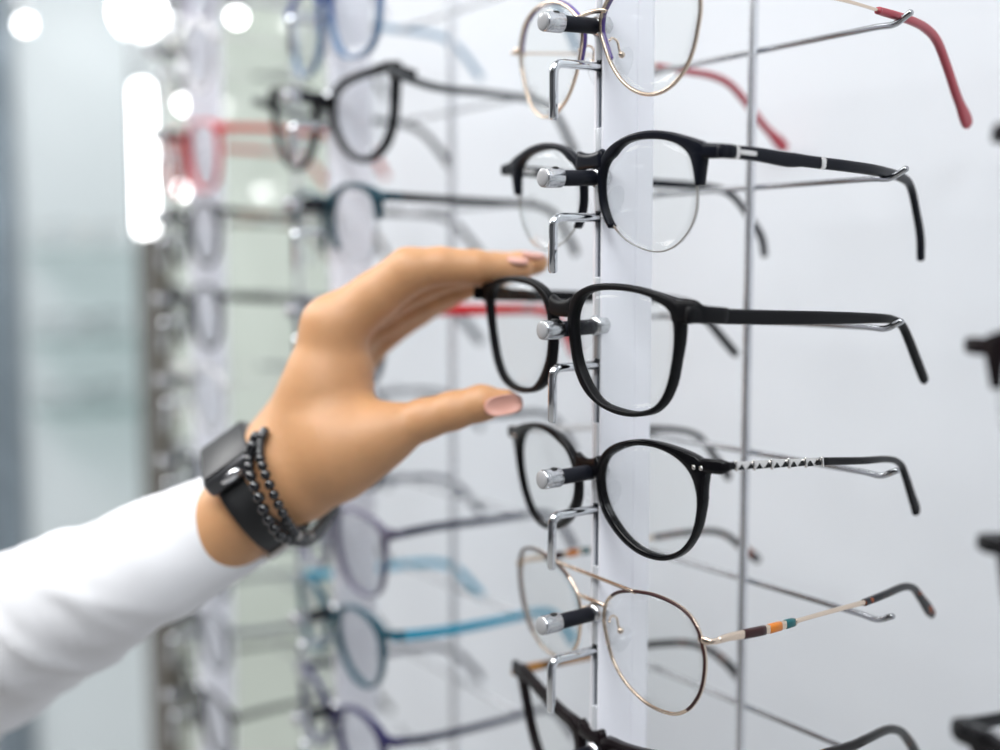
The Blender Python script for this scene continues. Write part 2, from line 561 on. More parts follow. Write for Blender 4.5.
def wire_glasses(loc, label, group, outline, F, fm, temple, tm, tipm, tip_y, bridge_z=2.0, end_z=0.0, r=0.75, double=None, n=84, tw=1.3, detail=True, rimtop=None, lens=LENS, dz=0.0, bridge_x=None, name='eyeglasses'):
    root = thing(name, label, 'glasses', loc, group)
    bm = bmesh.new()
    c = centre(outline)
    for s in (1, -1):
        rim_wire(bm, outline, F, r, s, 0, n)
        e = [(s * 62.0, F.y(s * 62, end_z) + .3, end_z), (s * 65.5, F.y(s * 65, end_z), end_z), (s * 67.3, F.y(s * 66, end_z) + 2.0, end_z), (s * 67.6, F.y(s * 66, end_z) + 6.0, temple[0][1] + dz)]
        p = catmull(e, 4)
        sweep(bm, [mm(q) for q in p], .0009, [.0013 if i < 6 else .0010 for i in range(len(p))], side='h', n=10, power=3)
    bx = bridge_x or 9.6
    P = [(x, F.y(x, bridge_z) - 1.2 * (1 - (x / bx) ** 2), bridge_z + .8 * (1 - (x / bx) ** 2)) for x in np.linspace(-bx, bx, 11)]
    tube(bm, [mm(q) for q in P], .0009, 10)
    if double:
        x1, z1 = double
        P = [(x, F.y(x, z1) - .3, z1 + .5 * (1 - (x / x1) ** 2)) for x in np.linspace(-x1, x1, 17)]
        tube(bm, [mm(q) for q in P], .0008, 10)
    front = link('frame_front', bm, fm, root)
    if rimtop:
        for s in (1, -1):
            bm = bmesh.new()
            rim_wire(bm, outline, F, rimtop[1], s, rimtop[2], 60, rng=rimtop[3])
            link('rim_inlay', bm, rimtop[0], front)
    for s in (1, -1):
        bm = bmesh.new()
        lens_mesh(bm, outline, F, s, -.7, grow=0, n=n)
        link('lens', bm, lens, root)
    if detail:
        pads(root, F, True, metal=fm)
    ts = {}
    for s in (1, -1):
        dy = (F.y(s * 66, end_z) - F.y(66, end_z))
        path = temple_path(temple, s, dy, dz=dz)
        f = frac_at(path, tip_y + dy)
        bm = bmesh.new()
        temple_piece(bm, path, tw, 0, f)
        t = link('temple', bm, tm, root)
        bm = bmesh.new()
        temple_piece(bm, path, 2.6, f, 1.0)
        link('temple_tip', bm, tipm, t)
        ts[s] = (t, path, dy)
    return root, ts


def W(p):
    return (p[0], p[1], p[2] + EYE)


G_FRONT = 'spectacles on the nearest display column'
T2 = [(1.3, 0.7, 4.5), (16.9, 0.5, 4.6), (31.0, -0.5, 5.0), (36, -.6, 4.9), (40, -.6, 4.3), (48.8, -.9, 4.1), (64.2, -1.4, 4.1), (80.3, -2.0, 4.0), (93.7, -3.0, 3.6), (99.8, -6.1, 3.0), (104.6, -16.4, 3.0), (107.7, -25.3, 3.5), (108.7, -34.2, 3.0)]
T3 = [(2.2, -1.2, 5.6), (9.1, -1.8, 5.2), (38.4, -3.0, 5.0), (70.3, -4.0, 4.6), (96.1, -5.0, 3.7), (105.1, -6.1, 3.2), (110.7, -8.5, 3.2), (115.6, -14.6, 3.7), (120.7, -22.1, 4.0), (125.8, -29.6, 4.1), (127.3, -31.5, 3.4)]
T4 = [(9.0, 3.9, 2.6), (25.5, 3.0, 2.8), (53.5, 1.4, 2.8), (76.0, -.4, 2.7), (91.7, -2.2, 2.5), (99.1, -5.3, 2.5), (102.6, -10.8, 2.9), (106.3, -18.7, 3.5), (109.1, -24.4, 4.2), (109.7, -27.2, 3.2)]
T5 = [(2.0, 0.4, 2.2), (5.6, 0.7, 2.5), (11.8, 0.5, 3.0), (23.4, 0.2, 3.1), (38.0, 0.5, 2.8), (40.0, 0.7, 1.4), (58.8, 1.2, 1.5), (74.8, 1.4, 1.8), (77.1, 1.4, 2.6), (88.4, 1.9, 2.8), (99.3, 1.9, 2.9), (105.8, -0.4, 3.1), (110.9, -5.7, 3.5), (116.1, -11.9, 4.6), (118.7, -15.0, 3.4)]
T1 = [(-2.5, 1.2, 1.2), (30, 4.0, 1.1), (56.6, 4.4, 1.1), (76.4, 3.2, 1.1), (77.1, 3.1, 2.6), (92.9, 2.1, 3.0), (103.3, 1.0, 3.3), (111.0, -2.4, 3.5), (117.6, -10.3, 3.6), (124.5, -20.3, 3.9), (127.5, -24, 4.3), (130.3, -27.4, 6.0), (132.4, -29.8, 6.2), (133.6, -31.0, 4.4)]
T6 = [(3, 1.0, 4.0), (40, 0.4, 3.6), (70.9, -0.7, 3.4), (81.0, -0.5, 3.2), (93.1, -1.7, 3.2), (100.4, -5.1, 3.5), (105.1, -9.6, 3.7), (109.9, -16.1, 4.2), (113, -22, 4.2)]

# --- row 1: gold wire, purple brow
F1 = Front(-.10, 1.1)
g1, t1 = wire_glasses(W((0, -.0053, .0868)), 'gold wire round glasses with purple brow line and red temple tips, top of nearest column', G_FRONT, ROUND, F1, GOLD, T1, GOLD, RED, 76.6,
                      bridge_z=4.0, end_z=1.5, rimtop=(PURPLE, 1.15, 0.9, (math.radians(15), math.radians(195))))
# --- row 2: half rim brow line frame
F2 = Front(-.045, .9)
g2 = thing('eyeglasses', 'black half-rim browline glasses with silver inlay on the temple, above the pair being held', 'glasses', W((0, -.0062, .0368)), G_FRONT)
bm = bmesh.new()
for s in (1, -1):
    rim_band(bm, BROW_I, BROW_O, F2, 3.6, s, 70, rng=(math.radians(2), math.radians(211)))
    pth = [(s * 56.5, F2.y(s * 56.5, 1) + 1.8, 1.6), (s * 61, F2.y(s * 61, 1) + 1.8, 1.2), (s * 65.8, F2.y(s * 65, 1) + 2.2, .9), (s * 67.5, F2.y(s * 66, 1) + 4.2, .8), (s * 67.6, F2.y(s * 66, 1) + 6.5, .7)]
    p = catmull(pth, 4)
    sweep(bm, [mm(q) for q in p], .0018, list(np.interp(np.linspace(0, 1, len(p)), [0, .3, .6, 1], [.0026, .0026, .0024, .0023])), side='h', power=3.2)
pts = [(x / 1000, (F2.y(x, 0) + 1.4) / 1000, (.7 + .5 * (x / 7.5) ** 2) / 1000) for x in np.linspace(-7.5, 7.5, 11)]
sweep(bm, pts, .0018, [.0029 + .0008 * (x / 7.5) ** 2 for x in np.linspace(-7.5, 7.5, 11)], side=(0, 1, 0), n=14, power=3)
f2 = link('frame_front', bm, BLACK_NAVY, g2)
for s in (1, -1):
    bm = bmesh.new()
    lens_mesh(bm, BROW_I, F2, s, 1.0, grow=.3)
    ln = link('lens', bm, LENS, g2)
    bm = bmesh.new()
    rim_wire(bm, BROW_I, F2, .28, s, 1.6, 50, rng=(math.radians(211), math.radians(362)), seg=8)
    o = link('rim_cord', bm, mat('nylon_cord', (.35, .33, .31), .3), ln)
    dy = F2.y(s * 66, 1) - F2.y(66, 1)
    path = temple_path(T2, s, dy, curl=20.0)
    bm = bmesh.new()
    temple_piece(bm, path, 2.6, 0, 1.0)
    t = link('temple', bm, BLACK_NAVY, g2)
    for ya, yb, gr, hsx in ((5.0, 7.0, .12, 1.0), (8.5, 15.5, .12, .45), (48.0, 50.0, .12, 1.0)):
        bm = bmesh.new()
        a, b = frac_at(path, ya + dy), frac_at(path, yb + dy)
        if b - a < 1.0 / (len(path) - 1):
            b = a + 1.0 / (len(path) - 1)
        temple_piece(bm, path, 2.7, a, b, grow=gr, hscale=hsx)
        o = link('temple_inlay', bm, SILVER, t)
        o['label'] = 'silver metal inlay band'
pads(g2, F2, False, x=8.4, z=-12, off=5.2, padm=PAD)

# --- row 3: the pair being taken
F3 = Front(-.037, 1.43)
g3, t3 = acetate_glasses(W((0, -.0197, -.0135)), 'matte black rectangular full-rim glasses pinched between the finger and thumb', G_FRONT, RECT_I, RECT_O, F3, BLACK_MATTE, T3, BLACK_MATTE, -3.4, 6.2, -.7, 8.0, depth=4.2, padm=PAD)
# --- row 4: glossy round frame, patterned silver temples
F4 = Front(-.032, 1.77)
g4, t4 = acetate_glasses(W((0, -.0072, -.0718)), 'glossy black rounded glasses with two rivets and patterned silver temples, below the held pair', G_FRONT, PANTO_I, PANTO_O, F4, BLACK_GLOSS, T4, SILVER, -3.6, 7.2, 3.6, 5.2, depth=3.8, wrap=5.0, tipm=BLACK_GLOSS, tip_y=53.5, tw=2.0, padm=PAD)
for s in (1, -1):
    for x in (56.3, 59.3):
        bm = bmesh.new()
        c = Vector(mm((s * x, F4.y(s * x, 2.7) - .05, 2.7)))
        ball(bm, c, .00085, .0004, .00085, 12, 8)
        link('rivet', bm, SILVER, g4)
for s in (1, -1):
    t, path, dy = t4[s]
    for k in range(5):
        y = 12.5 + 8.4 * k
        zz = np.interp(y, [9.0, 25.5, 53.5], [3.9, 3.0, 1.4])
        for (u0, u1, top) in ((0, 3.0, -1), (4.0, 7.4, -1)):
            x = s * (67.6 + .75)
            tri = [(y + u0, zz - 1.35), (y + u1, zz - 1.35), (y + (u0 + u1) / 2, zz + .55)]
            bm = bmesh.new()
            a = [bm.verts.new(mm((x, q[0] + dy, q[1]))) for q in tri]
            b = [bm.verts.new(mm((x + s * .35, q[0] + dy, q[1]))) for q in tri]
            bm.faces.new(a)
            bm.faces.new(b)
            for i in range(3):
                bm.faces.new((a[i], a[(i + 1) % 3], b[(i + 1) % 3], b[i]))
            o = link('temple_inlay', bm, BLACK_GLOSS, t, smooth=False)
            o['label'] = 'dark triangle on the silver temple'
    for k in range(6):
        y = 11.3 + 8.4 * k
        zz = np.interp(y, [9.0, 25.5, 53.5], [3.9, 3.0, 1.4])
        bm = bmesh.new()
        tube(bm, [mm((s * 68.6, y + dy + .3, zz - 1.5)), mm((s * 68.6, y + dy, zz + 1.7))], .0006, 8)
        link('temple_ridge', bm, SILVER, t)
# --- row 5: aviator
F5 = Front(-.10, 1.1)
g5, t5 = wire_glasses(W((0, -.0034, -.1271)), 'gold double-bridge aviator glasses with brown, orange and teal stripes on the temple', G_FRONT, AVI, F5, GOLD, T5, GOLD, tortoise('tortoise_tip', (0.010, 0.011, 0.014), (.30, .07, .02), .60, 190), 76.0,
                      bridge_z=-.2, end_z=.2, r=.72, double=(30, 9.7), rimtop=(DARKGOLD, .62, -.42, (math.radians(-50), math.radians(150))), tw=2.0, bridge_x=9.4)
for s in (1, -1):
    t, path, dy = t5[s]
    for ya, yb, m in ((12.0, 23.0, DARKGOLD), (23.6, 31.0, ORANGE), (31.6, 37.4, TEAL)):
        bm = bmesh.new()
        temple_piece(bm, path, 2.2, frac_at(path, ya + dy), frac_at(path, yb + dy), grow=.14)
        o = link('temple_stripe', bm, m, t)
        o['label'] = {DARKGOLD: 'dark brown stripe', ORANGE: 'orange stripe', TEAL: 'teal stripe'}[m]
def roll(root, phi):
    root.rotation_euler = (0, phi, 0)
    root.location.z += .033 * phi


# --- row 6: bottom pair, mostly out of the picture
F6 = Front(-.06, 1.2)
g6, t6 = acetate_glasses(W((0, -.0044, -.1783)), 'brown-black upswept square glasses with amber tortoise inner temples, lowest on the nearest column', G_FRONT, WAY_I, WAY_O, F6, BROWN_BLACK, T6, tortoise('amber_inner_temple', (.016, .010, .007), (.42, .19, .04), .45, 70), -3.2, 5.8, 3.4, 6.4, depth=3.8, wrap=7.0,
                         tipm=tortoise('dark_tortoise_tip', (.009, .008, .008), (.20, .06, .02), .62, 90), tip_y=52)

for r_, a_ in ((g2, .022), (g3, .032), (g4, -.026), (g5, -.02)):
    roll(r_, a_)

# ------------------------------------------------------------------ display columns
PITCH = .0548


def display_column(x0, label, ks, rod_y=.0775, lean=.0):
    root = thing('display_column', label, 'display rack', (x0, 0, 0), 'glasses display columns')
    L = lambda x, y, z: (x, y, z + EYE)
    bm = bmesh.new()
    # blade shaped upright: two rounded flanks with a groove on each side
    prof = [(-.0012, -.0026), (.0008, -.0032), (.0008, -.0012), (.0040, -.0012), (.0040, -.0032), (.0046, -.0030), (.0048, -.0020), (.0048, .0122), (.0044, .0124), (.0044, .0132), (.0048, .0134), (.0048, .0200), (.0040, .0218), (-.0010, .0218), (-.0018, .0200), (-.0018, -.0015)]
    a = [bm.verts.new((x, y, 0.06)) for x, y in prof]
    b = [bm.verts.new((x, y, 2.35)) for x, y in prof]
    for i in range(len(prof)):
        j = (i + 1) % len(prof)
        bm.faces.new((a[i], a[j], b[j], b[i]))
    bm.faces.new(a)
    bm.faces.new(b)
    link('pole', bm, mat('anodised_aluminium', (.92, .92, .97), .32, .06), root, smooth=False)
    bm = bmesh.new()
    box(bm, -.06, .06, -.03, .11, 0, .06, .004)
    link('base', bm, STEEL, root)
    bm = bmesh.new()
    box(bm, .0009, .0039, -.0020, -.0008, .07, 2.34)
    link('slot_channel', bm, mat('slot_shadow_grey', (.10, .12, .15), .4, .6), root)
    bm = bmesh.new()
    tube(bm, [(0, rod_y - .010 * (lean), .05), (0, rod_y + .010 * lean, 2.35)], .0020, 14)
    link('rear_rod', bm, mat('rod_steel', (.80, .81, .84), .24, .9), root)
    for k in ks:
        z = .0871 - PITCH * k
        # peg
        bm = bmesh.new()
        tube(bm, [L(.0022, -.0035, z - .0003), L(.0022, -.0212, z - .0010)], .0029, 18)
        pg = link('nose_peg', bm, RUBBER, root)
        bm = bmesh.new()
        n = 40
        r0 = [L(.0022, -.0200, z - .0009), L(.0022, -.0205, z - .0009), L(.0022, -.0277, z - .0011), L(.0022, -.0283, z - .0011)]
        rr = [.0031, .0036, .0036, .0033]
        rings = []
        for (p, r) in zip(r0, rr):
            rings.append([bm.verts.new((p[0] + (r - (.00018 if i % 2 else 0)) * math.cos(2 * math.pi * i / n), p[1], p[2] + (r - (.00018 if i % 2 else 0)) * math.sin(2 * math.pi * i / n))) for i in range(n)])
        for q in range(3):
            for i in range(n):
                bm.faces.new((rings[q][i], rings[q][(i + 1) % n], rings[q + 1][(i + 1) % n], rings[q + 1][i]))
        bm.faces.new(rings[0])
        bm.faces.new(rings[-1])
        cp = link('peg_cap', bm, STEEL, pg)
        bm = bmesh.new()
        ball(bm, L(.0022, -.0284, z - .0011), .0034, .0009, .0034, 18, 12)
        link('cap_end', bm, CAPEND, cp)
        bm = bmesh.new()
        ball(bm, L(.0025, -.0230, z + .0024), .0013, .0016, .0007, 12, 8)
        link('cap_hole', bm, HOLE, cp)
        bm = bmesh.new()
        tube(bm, [L(.0022, -.0005, z), L(.0022, -.0040, z)], .0040, 20)
        link('peg_flange', bm, STEEL, pg)
        # clip strip in the slot
        bm = bmesh.new()
        box(bm, .0009, .0039, -.0036, -.0012, z + EYE - .0125, z + EYE + .018, .0003)
        link('slot_clip', bm, mat('clip_plastic', (.62, .64, .68), .25, .3), root)
        # support hook
        bm = bmesh.new()
        tube(bm, fillet([L(.0022, 0, z - .0148), L(.0022, -.0236, z - .0150), L(.0022, -.0237, z - .0345)], .0042, 7), .0017, 14)
        link('support_hook', bm, CHROME, root)
        # temple bar
        bm = bmesh.new()
        yb = rod_y + .0035
        tube(bm, fillet([L(-.0735, yb, z + .0022), L(-.0665, yb, z - .0012), L(-.060, yb, z - .0006), L(.060, yb, z - .0006), L(.0665, yb, z - .0012), L(.0735, yb, z + .0022)], .003, 5), .0012, 12)
        link('temple_bar', bm, mat('bar_steel', (.42, .43, .45), .16, 1.0), root)
    return root


C2, C3, CR = -.228, -.447, .2235
display_column(0, 'nearest chrome display column, its pegs and hooks in sharp focus', range(-1, 7))
display_column(C2, 'blurred display column just behind the hand', range(-1, 8), .074)
display_column(C3, 'farthest blurred display column, left of the hand', range(-2, 8))
display_column(CR, 'display column at the picture\'s right edge, mostly out of view', range(-1, 5))

# ------------------------------------------------------------------ spectacles on the blurred columns
TG = [(4, 0.5, 3.6), (30, 0.3, 3.4), (60, -.2, 3.2), (85, -.6, 3.0), (95, -2.5, 3.0), (102, -8, 3.0), (108, -18, 3.4), (112, -26, 3.6)]
TGW = [(0, 0.5, 1.4), (30, 0.8, 1.3), (60, .4, 1.3), (70, .2, 1.4), (72, .2, 2.6), (85, -.3, 2.8), (95, -2.5, 3.0), (102, -8, 3.0), (108, -18, 3.6), (112, -26, 4.4)]
LENS2 = clear('clear_lens_hazy', (.95, .955, .96), 1.28)
BLUE = fade('blue_fade', (.008, .035, .42), (.10, .20, .36), -.022, .012)
CYAN = mat('bright_blue_plastic', (.0, .33, .52), .35, spec=.3)
TEALF = mat('petrol_teal_acetate', (.006, .075, .115), .3, spec=.3)
NAVY = mat('navy_acetate', (.006, .010, .045), .3, spec=.3)
INDIGO = mat('indigo_acetate', (.014, .010, .085), .3, spec=.3)
DGREY = mat('dark_grey_acetate', (.022, .025, .028), .35, spec=.3)
MGREY = mat('mid_grey_plastic', (.16, .17, .19), .35)
BRIGHTRED = mat('bright_red_plastic', (.60, .015, .02), .35, spec=.3)
CRYSTAL = mat('pale_crystal_acetate', (.48, .46, .55), .2, coat=.3)
AMBER = tortoise('amber_pattern', (.10, .03, .01), (.75, .34, .08), .47, 120)
G2 = 'spectacles on the column behind the hand'
G3 = 'spectacles on the farthest column'
G4 = 'spectacles at the right edge'


def far(kind, x0, k, label, group, fm, tm, tip=None, tipy=80, dx=0.0, yaw=-.06, kk=1.2, y0=-.006, ptz=0.0, tgs=1.2, tmat_left=None):
    loc = W((x0 + dx, y0, .0871 - PITCH * k - .0002))
    F = Front(yaw, kk)
    sh = {'rect': (RECT_I, RECT_O, -3.4, 6, -1.0, 6.5), 'panto': (PANTO_I, PANTO_O, -3.5, 6.5, 2.6, 5.0), 'way': (WAY_I, WAY_O, -3.2, 5.8, 3.2, 6.4), 'cat': (CAT_I, CAT_O, -3, 6, 6.5, 6.0)}
    sh['brow'] = (BROW_I, BROW_O, .4, 6, 1.0, 5.0)
    if kind in sh:
        i, o, bz, bh, ez, eh = sh[kind]
        tg = [(TG[0][0], ez * .9, TG[0][2] * tgs)] + [(a_, b_, c_ * tgs) for a_, b_, c_ in TG[1:]]
        r, ts = acetate_glasses(loc, label, group, i, o, F, fm, tg, tm, bz, bh, ez, eh, depth=3.6, n=40, tipm=tip, tip_y=tipy if tip else None, detail=False, lens=LENS2, rng=(math.radians(2), math.radians(211)) if kind == 'brow' else None, wrap=6.0)
    else:
        ol = {'round': ROUND, 'avi': AVI}[kind]
        r, ts = wire_glasses(loc, label, group, ol, F, fm, TGW, tm, tip or BLACK_GLOSS, tipy, bridge_z=3 if kind == 'round' else 0, r=.9, double=(30, 9.7) if kind == 'avi' else None, n=44, detail=False, lens=LENS2)
    if tmat_left:
        for q_ in [ts[-1][0]] + list(ts[-1][0].children):
            q_.data.materials[0] = tmat_left
    return r


far('rect', C2, -1, 'blue rounded glasses fading to grey, topmost on the column behind the hand', G2, BLUE, DGREY, MATS.get('pale_blue') or mat('pale_blue_plastic', (.22, .36, .50), .3), 60)
far('cat', C2, 0, 'large black cat-eye glasses with slim grey temples, second down behind the hand', G2, BLACK_GLOSS, mat('grey_metal', (.10, .105, .11), .3, .6), DGREY, 78, dx=-.002, yaw=.10)
far('brow', C2, 1, 'dark teal browline glasses with black temples, just above the knuckles', G2, mat('deep_teal_acetate', (.004, .045, .07), .3, spec=.3), BLACK_GLOSS)
far('rect', C2, 2, 'glasses with bright red temple sleeves, passing behind the fingertips', G2, MGREY, SILVER, BRIGHTRED, 30, tgs=1.7, tmat_left=MGREY)
far('rect', C2, 3, 'grey plastic glasses hidden behind the palm and thumb', G2, MGREY, MGREY)
far('rect', C2, 4, 'grey-lilac glasses with navy temples, just right of the bracelets', G2, mat('grey_lilac_acetate', (.16, .15, .22), .3, spec=.3), NAVY)
far('panto', C2, 5, 'teal glasses with bright turquoise-blue temples', G2, TEALF, CYAN, tgs=1.5)
far('panto', C2, 6, 'indigo glasses with dark navy temples, below the turquoise pair', G2, INDIGO, NAVY)

far('rect', C3, -2, 'clear pale glasses at the very top of the farthest column', G3, CRYSTAL, CRYSTAL)
far('round', C3, -1, 'thin silver glasses above the red pair on the farthest column', G3, SILVER, SILVER, DGREY, 70)
far('rect', C3, 0, 'red glasses with red temples on the farthest column', G3, BRIGHTRED, mat('coral_plastic', (.50, .07, .04), .35), tgs=1.5)
far('panto', C3, 1, 'dark grey rounded glasses directly below the red pair', G3, DGREY, tortoise('brown_tortoise', (.03, .02, .018), (.22, .10, .05), .5, 90))
far('panto', C3, 2, 'dark grey rounded glasses on the farthest column, level with the raised knuckles', G3, DGREY, BLACK_GLOSS)
far('avi', C3, 3, 'thin silver aviator glasses just above the watch on the farthest column', G3, SILVER, SILVER, MGREY, 70)
far('rect', C3, 4, 'mid-grey glasses on the farthest column, behind the watch', G3, MGREY, MGREY)
far('rect', C3, 5, 'mid-grey glasses with dark temples on the farthest column, behind the cuff', G3, MGREY, DGREY)
far('panto', C3, 6, 'mid-grey rounded glasses on the farthest column, just under the sleeve', G3, MGREY, MGREY)
far('rect', C3, 7, 'black glasses at the bottom of the farthest column', G3, BLACK_GLOSS, DGREY)

far('panto', CR + .004, 1, 'brown-black rounded glasses peeking in at the right edge beside the red temple tip', G4, BROWN_BLACK, BROWN_BLACK)
far('brow', CR - .002, 2, 'brown-black browline glasses peeking in at the right edge, level with the held pair', G4, BROWN_BLACK, BROWN_BLACK)
far('panto', CR + .004, 3, 'black rounded glasses peeking in at the right edge, below the browline pair', G4, BLACK_GLOSS, BLACK_GLOSS)
far('way', CR - .002, 4, 'black glasses in the lower right corner of the picture', G4, BLACK_GLOSS, BLACK_GLOSS)


# ------------------------------------------------------------------ the hand
def hp(x, y, dz):
    z = 0.500 + dz / 1000
    return np.array([(x - 500) / FPX * z, -(y - 375) / FPX * z, z])


def hr(r, dz):
    return r / FPX * (0.5 + dz / 1000)


def chain(pts):
    """[(x, y, depth offset mm, radius px)...] -> list of tapered capsules"""
    out = []
    for a, b in zip(pts[:-1], pts[1:]):
        out.append((hp(*a[:3]), hp(*b[:3]), hr(a[3], a[2]), hr(b[3], b[2])))
    return out


PALM = (chain([(286, 455, 0, 38), (321, 387, 0, 34), (333, 328, 0, 30)]) +
        chain([(280, 450, 17, 38), (322, 384, 18, 32), (334, 327, 18, 29)]) +
        chain([(284, 458, 32, 36), (326, 395, 34, 30), (342, 339, 34, 26)]) +
        chain([(290, 466, 42, 33), (324, 408, 47, 29), (352, 358, 48, 23)]) +
        chain([(300, 478, 0, 44), (340, 448, -4, 42), (372, 439, -8, 31)]) +
        chain([(330, 430, 2, 44), (345, 372, 4, 27)]) +
        chain([(318, 470, 26, 40), (350, 420, 30, 26)]))
ARM = (chain([(130, 577, 13, 40), (215, 533, 17, 42), (254, 507, 11, 39), (285, 470, 6, 45)]) +
       chain([(130, 577, 23, 40), (215, 533, 29, 42), (254, 507, 25, 37), (285, 470, 22, 43)]))
THUMB = chain([(340, 452, -4, 40), (392, 431, -9, 25.5), (425, 419, -12, 20), (452, 411, -13, 18.8), (482, 403, -14, 17.6), (507, 402.5, -14, 11.5), (516, 404, -14, 8)])
INDEX = chain([(333, 328, 0, 31), (374, 297, -2, 25), (409, 271, -4, 23.5), (440, 266, -4, 19), (476, 267, -3, 17.2), (503, 267.5, -1, 13.5), (525, 268, 0, 9)])
MIDDLE = chain([(333, 325, 18, 29), (380, 301, 17, 23), (418, 282, 15, 21), (455, 271, 15, 18), (492, 268, 14, 16), (522, 265, 12, 13.5), (538, 263, 11, 11)])
RING = chain([(340, 338, 34, 26), (388, 314, 34, 21), (425, 297, 33, 18), (460, 285, 31, 16), (495, 276, 29, 13), (512, 272, 28, 10)])
PINKY = chain([(352, 358, 48, 22), (385, 332, 50, 17), (418, 312, 49, 14), (448, 296, 46, 12), (466, 288, 45, 10)])


def sd_capsule(X, a, b, r1, r2):
    ab = b - a
    t = np.clip(((X - a) @ ab) / (ab @ ab), 0, 1)
    d = X - (a + t[..., None] * ab)
    return np.sqrt((d * d).sum(-1)) - (r1 + (r2 - r1) * t)


def smin(a, b, k):
    h = np.clip(0.5 + 0.5 * (b - a) / k, 0, 1)
    return b + (a - b) * h - k * h * (1 - h)


def sd_group(X, caps, k):
    d = None
    for c in caps:
        e = sd_capsule(X, *c)
        d = e if d is None else smin(d, e, k)
    return d


def sd_hand(X):
    body = sd_group(X, PALM + ARM, .010)
    d = None
    fing = [sd_group(X, c, .002) for c in (INDEX, MIDDLE, RING, PINKY)]
    f = fing[0]
    for g in fing[1:]:
        f = smin(f, g, .0008)
    th = sd_group(X, THUMB, .003)
    d = smin(body, f, .0055)
    return smin(d, th, .009)


def surface_nets(sdf, lo, hi, h):
    nx, ny, nz = [int(math.ceil((hi[i] - lo[i]) / h)) + 1 for i in range(3)]
    xs = [lo[i] + h * np.arange(n) for i, n in enumerate((nx, ny, nz))]
    V = np.empty((nx, ny, nz))
    for i in range(nx):
        Y, Zz = np.meshgrid(xs[1], xs[2], indexing='ij')
        X = np.stack([np.full_like(Y, xs[0][i]), Y, Zz], -1)
        V[i] = sdf(X)
    S = V < 0
    cnt = np.zeros((nx - 1, ny - 1, nz - 1))
    acc = np.zeros((nx - 1, ny - 1, nz - 1, 3))
    corners = [(i, j, k) for i in (0, 1) for j in (0, 1) for k in (0, 1)]
    sl = lambda c: tuple(slice(c[q], (nx, ny, nz)[q] - 1 + c[q]) for q in range(3))
    for a in corners:
        for ax in range(3):
            if a[ax] == 0:
                b = tuple(1 if q == ax else a[q] for q in range(3))
                va, vb = V[sl(a)], V[sl(b)]
                cr = (va < 0) != (vb < 0)
                t = np.where(cr, va / np.where(cr, va - vb, 1), 0)
                for q in range(3):
                    acc[..., q] += np.where(cr, a[q] + (t if q == ax else 0), 0)
                cnt += cr
    act = cnt > 0
    idx = -np.ones(act.shape, int)
    idx[act] = np.arange(act.sum())
    ijk = np.argwhere(act)
    P = (ijk + acc[act] / cnt[act][:, None]) * h + np.array(lo)
    faces = []
    for ax in range(3):
        u, v = (ax + 1) % 3, (ax + 2) % 3
        a = S.take(range(0, S.shape[ax] - 1), ax)
        b = S.take(range(1, S.shape[ax]), ax)
        for e in np.argwhere(a != b):
            if e[u] == 0 or e[v] == 0 or e[u] >= act.shape[u] or e[v] >= act.shape[v]:
                continue
            q = []
            for du, dv in ((-1, -1), (0, -1), (0, 0), (-1, 0)):
                f = e.copy()
                f[u] += du
                f[v] += dv
                q.append(idx[tuple(f)])
            if min(q) < 0:
                continue
            faces.append(q if S[tuple(e)] else q[::-1])
    return P, faces


def cam2world(p):
    return CAM + RT * p[0] + UP * p[1] + FW * p[2]


caps_all = PALM + ARM + THUMB + INDEX + MIDDLE + RING + PINKY
lo = np.min([np.minimum(c[0] - c[2], c[1] - c[3]) for c in caps_all], 0) - .004
hi = np.max([np.maximum(c[0] + c[2], c[1] + c[3]) for c in caps_all], 0) + .004
HP, HF = surface_nets(sd_hand, lo, hi, .0011)

person = thing('person', 'person in a white shirt reaching in from the left, only arm and hand visible', 'person', tuple(cam2world(hp(215, 541, 20))))
PO = Vector(person.location)
skin = mat('skin', (0.56, 0.295, 0.142), 0.50, sss=.2, bump=.12, bscale=260, vary=.05)
nt = skin.node_tree
bm = bmesh.new()
vs = [bm.verts.new(Vector(cam2world(p)) - PO) for p in HP]
for f in HF:
    try:
        bm.faces.new([vs[i] for i in f])
    except ValueError:
        pass
for _ in range(3):
    bmesh.ops.smooth_vert(bm, verts=bm.verts, factor=.5, use_axis_x=True, use_axis_y=True, use_axis_z=True)
CREASES = [([(371, 336), (379, 347), (383, 360)], .7, 1.1), ([(361, 330), (369, 347), (372, 364)], .6, 1.1), ([(376, 320), (386, 328), (396, 328)], .6, 1.2),
           ([(354, 352), (366, 378), (384, 393), (402, 402)], .45, 1.3), ([(449, 397), (452, 408), (458, 419)], .25, 1.0), ([(444, 400), (446, 412)], .2, .9),
           ([(468, 264), (471, 274), (474, 284)], .3, .9), ([(424, 280), (404, 296), (390, 312), (380, 322)], .8, 1.3)]
bm.normal_update()
for v in bm.verts:
    w = np.array(v.co + PO) - CAM
    z = w @ FW
    x, y = 500 + FPX * (w @ RT) / z, 375 - FPX * (w @ UP) / z
    if np.array(v.normal) @ FW > -.05 or x < 340:
        continue
    for pl, dep, wid in CREASES:
        best = 1e9
        for a, b in zip(pl[:-1], pl[1:]):
            ab = np.array(b, float) - a
            t = np.clip(((x - a[0]) * ab[0] + (y - a[1]) * ab[1]) / (ab @ ab), 0, 1)
            best = min(best, math.hypot(x - a[0] - t * ab[0], y - a[1] - t * ab[1]))
        mmd = best / FPX * z * 1000
        if mmd < 3 * wid:
            v.co -= v.normal * (dep / 1000 * math.exp(-(mmd / wid) ** 2 * 2))
bvh = BVHTree.FromBMesh(bm)
hand = link('body', bm, skin, person)
hand['label'] = 'bare left hand and wrist, thumb and forefinger pinching'

NAIL = mat('pink_nail', (0.70, 0.37, 0.30), 0.25, coat=.4)


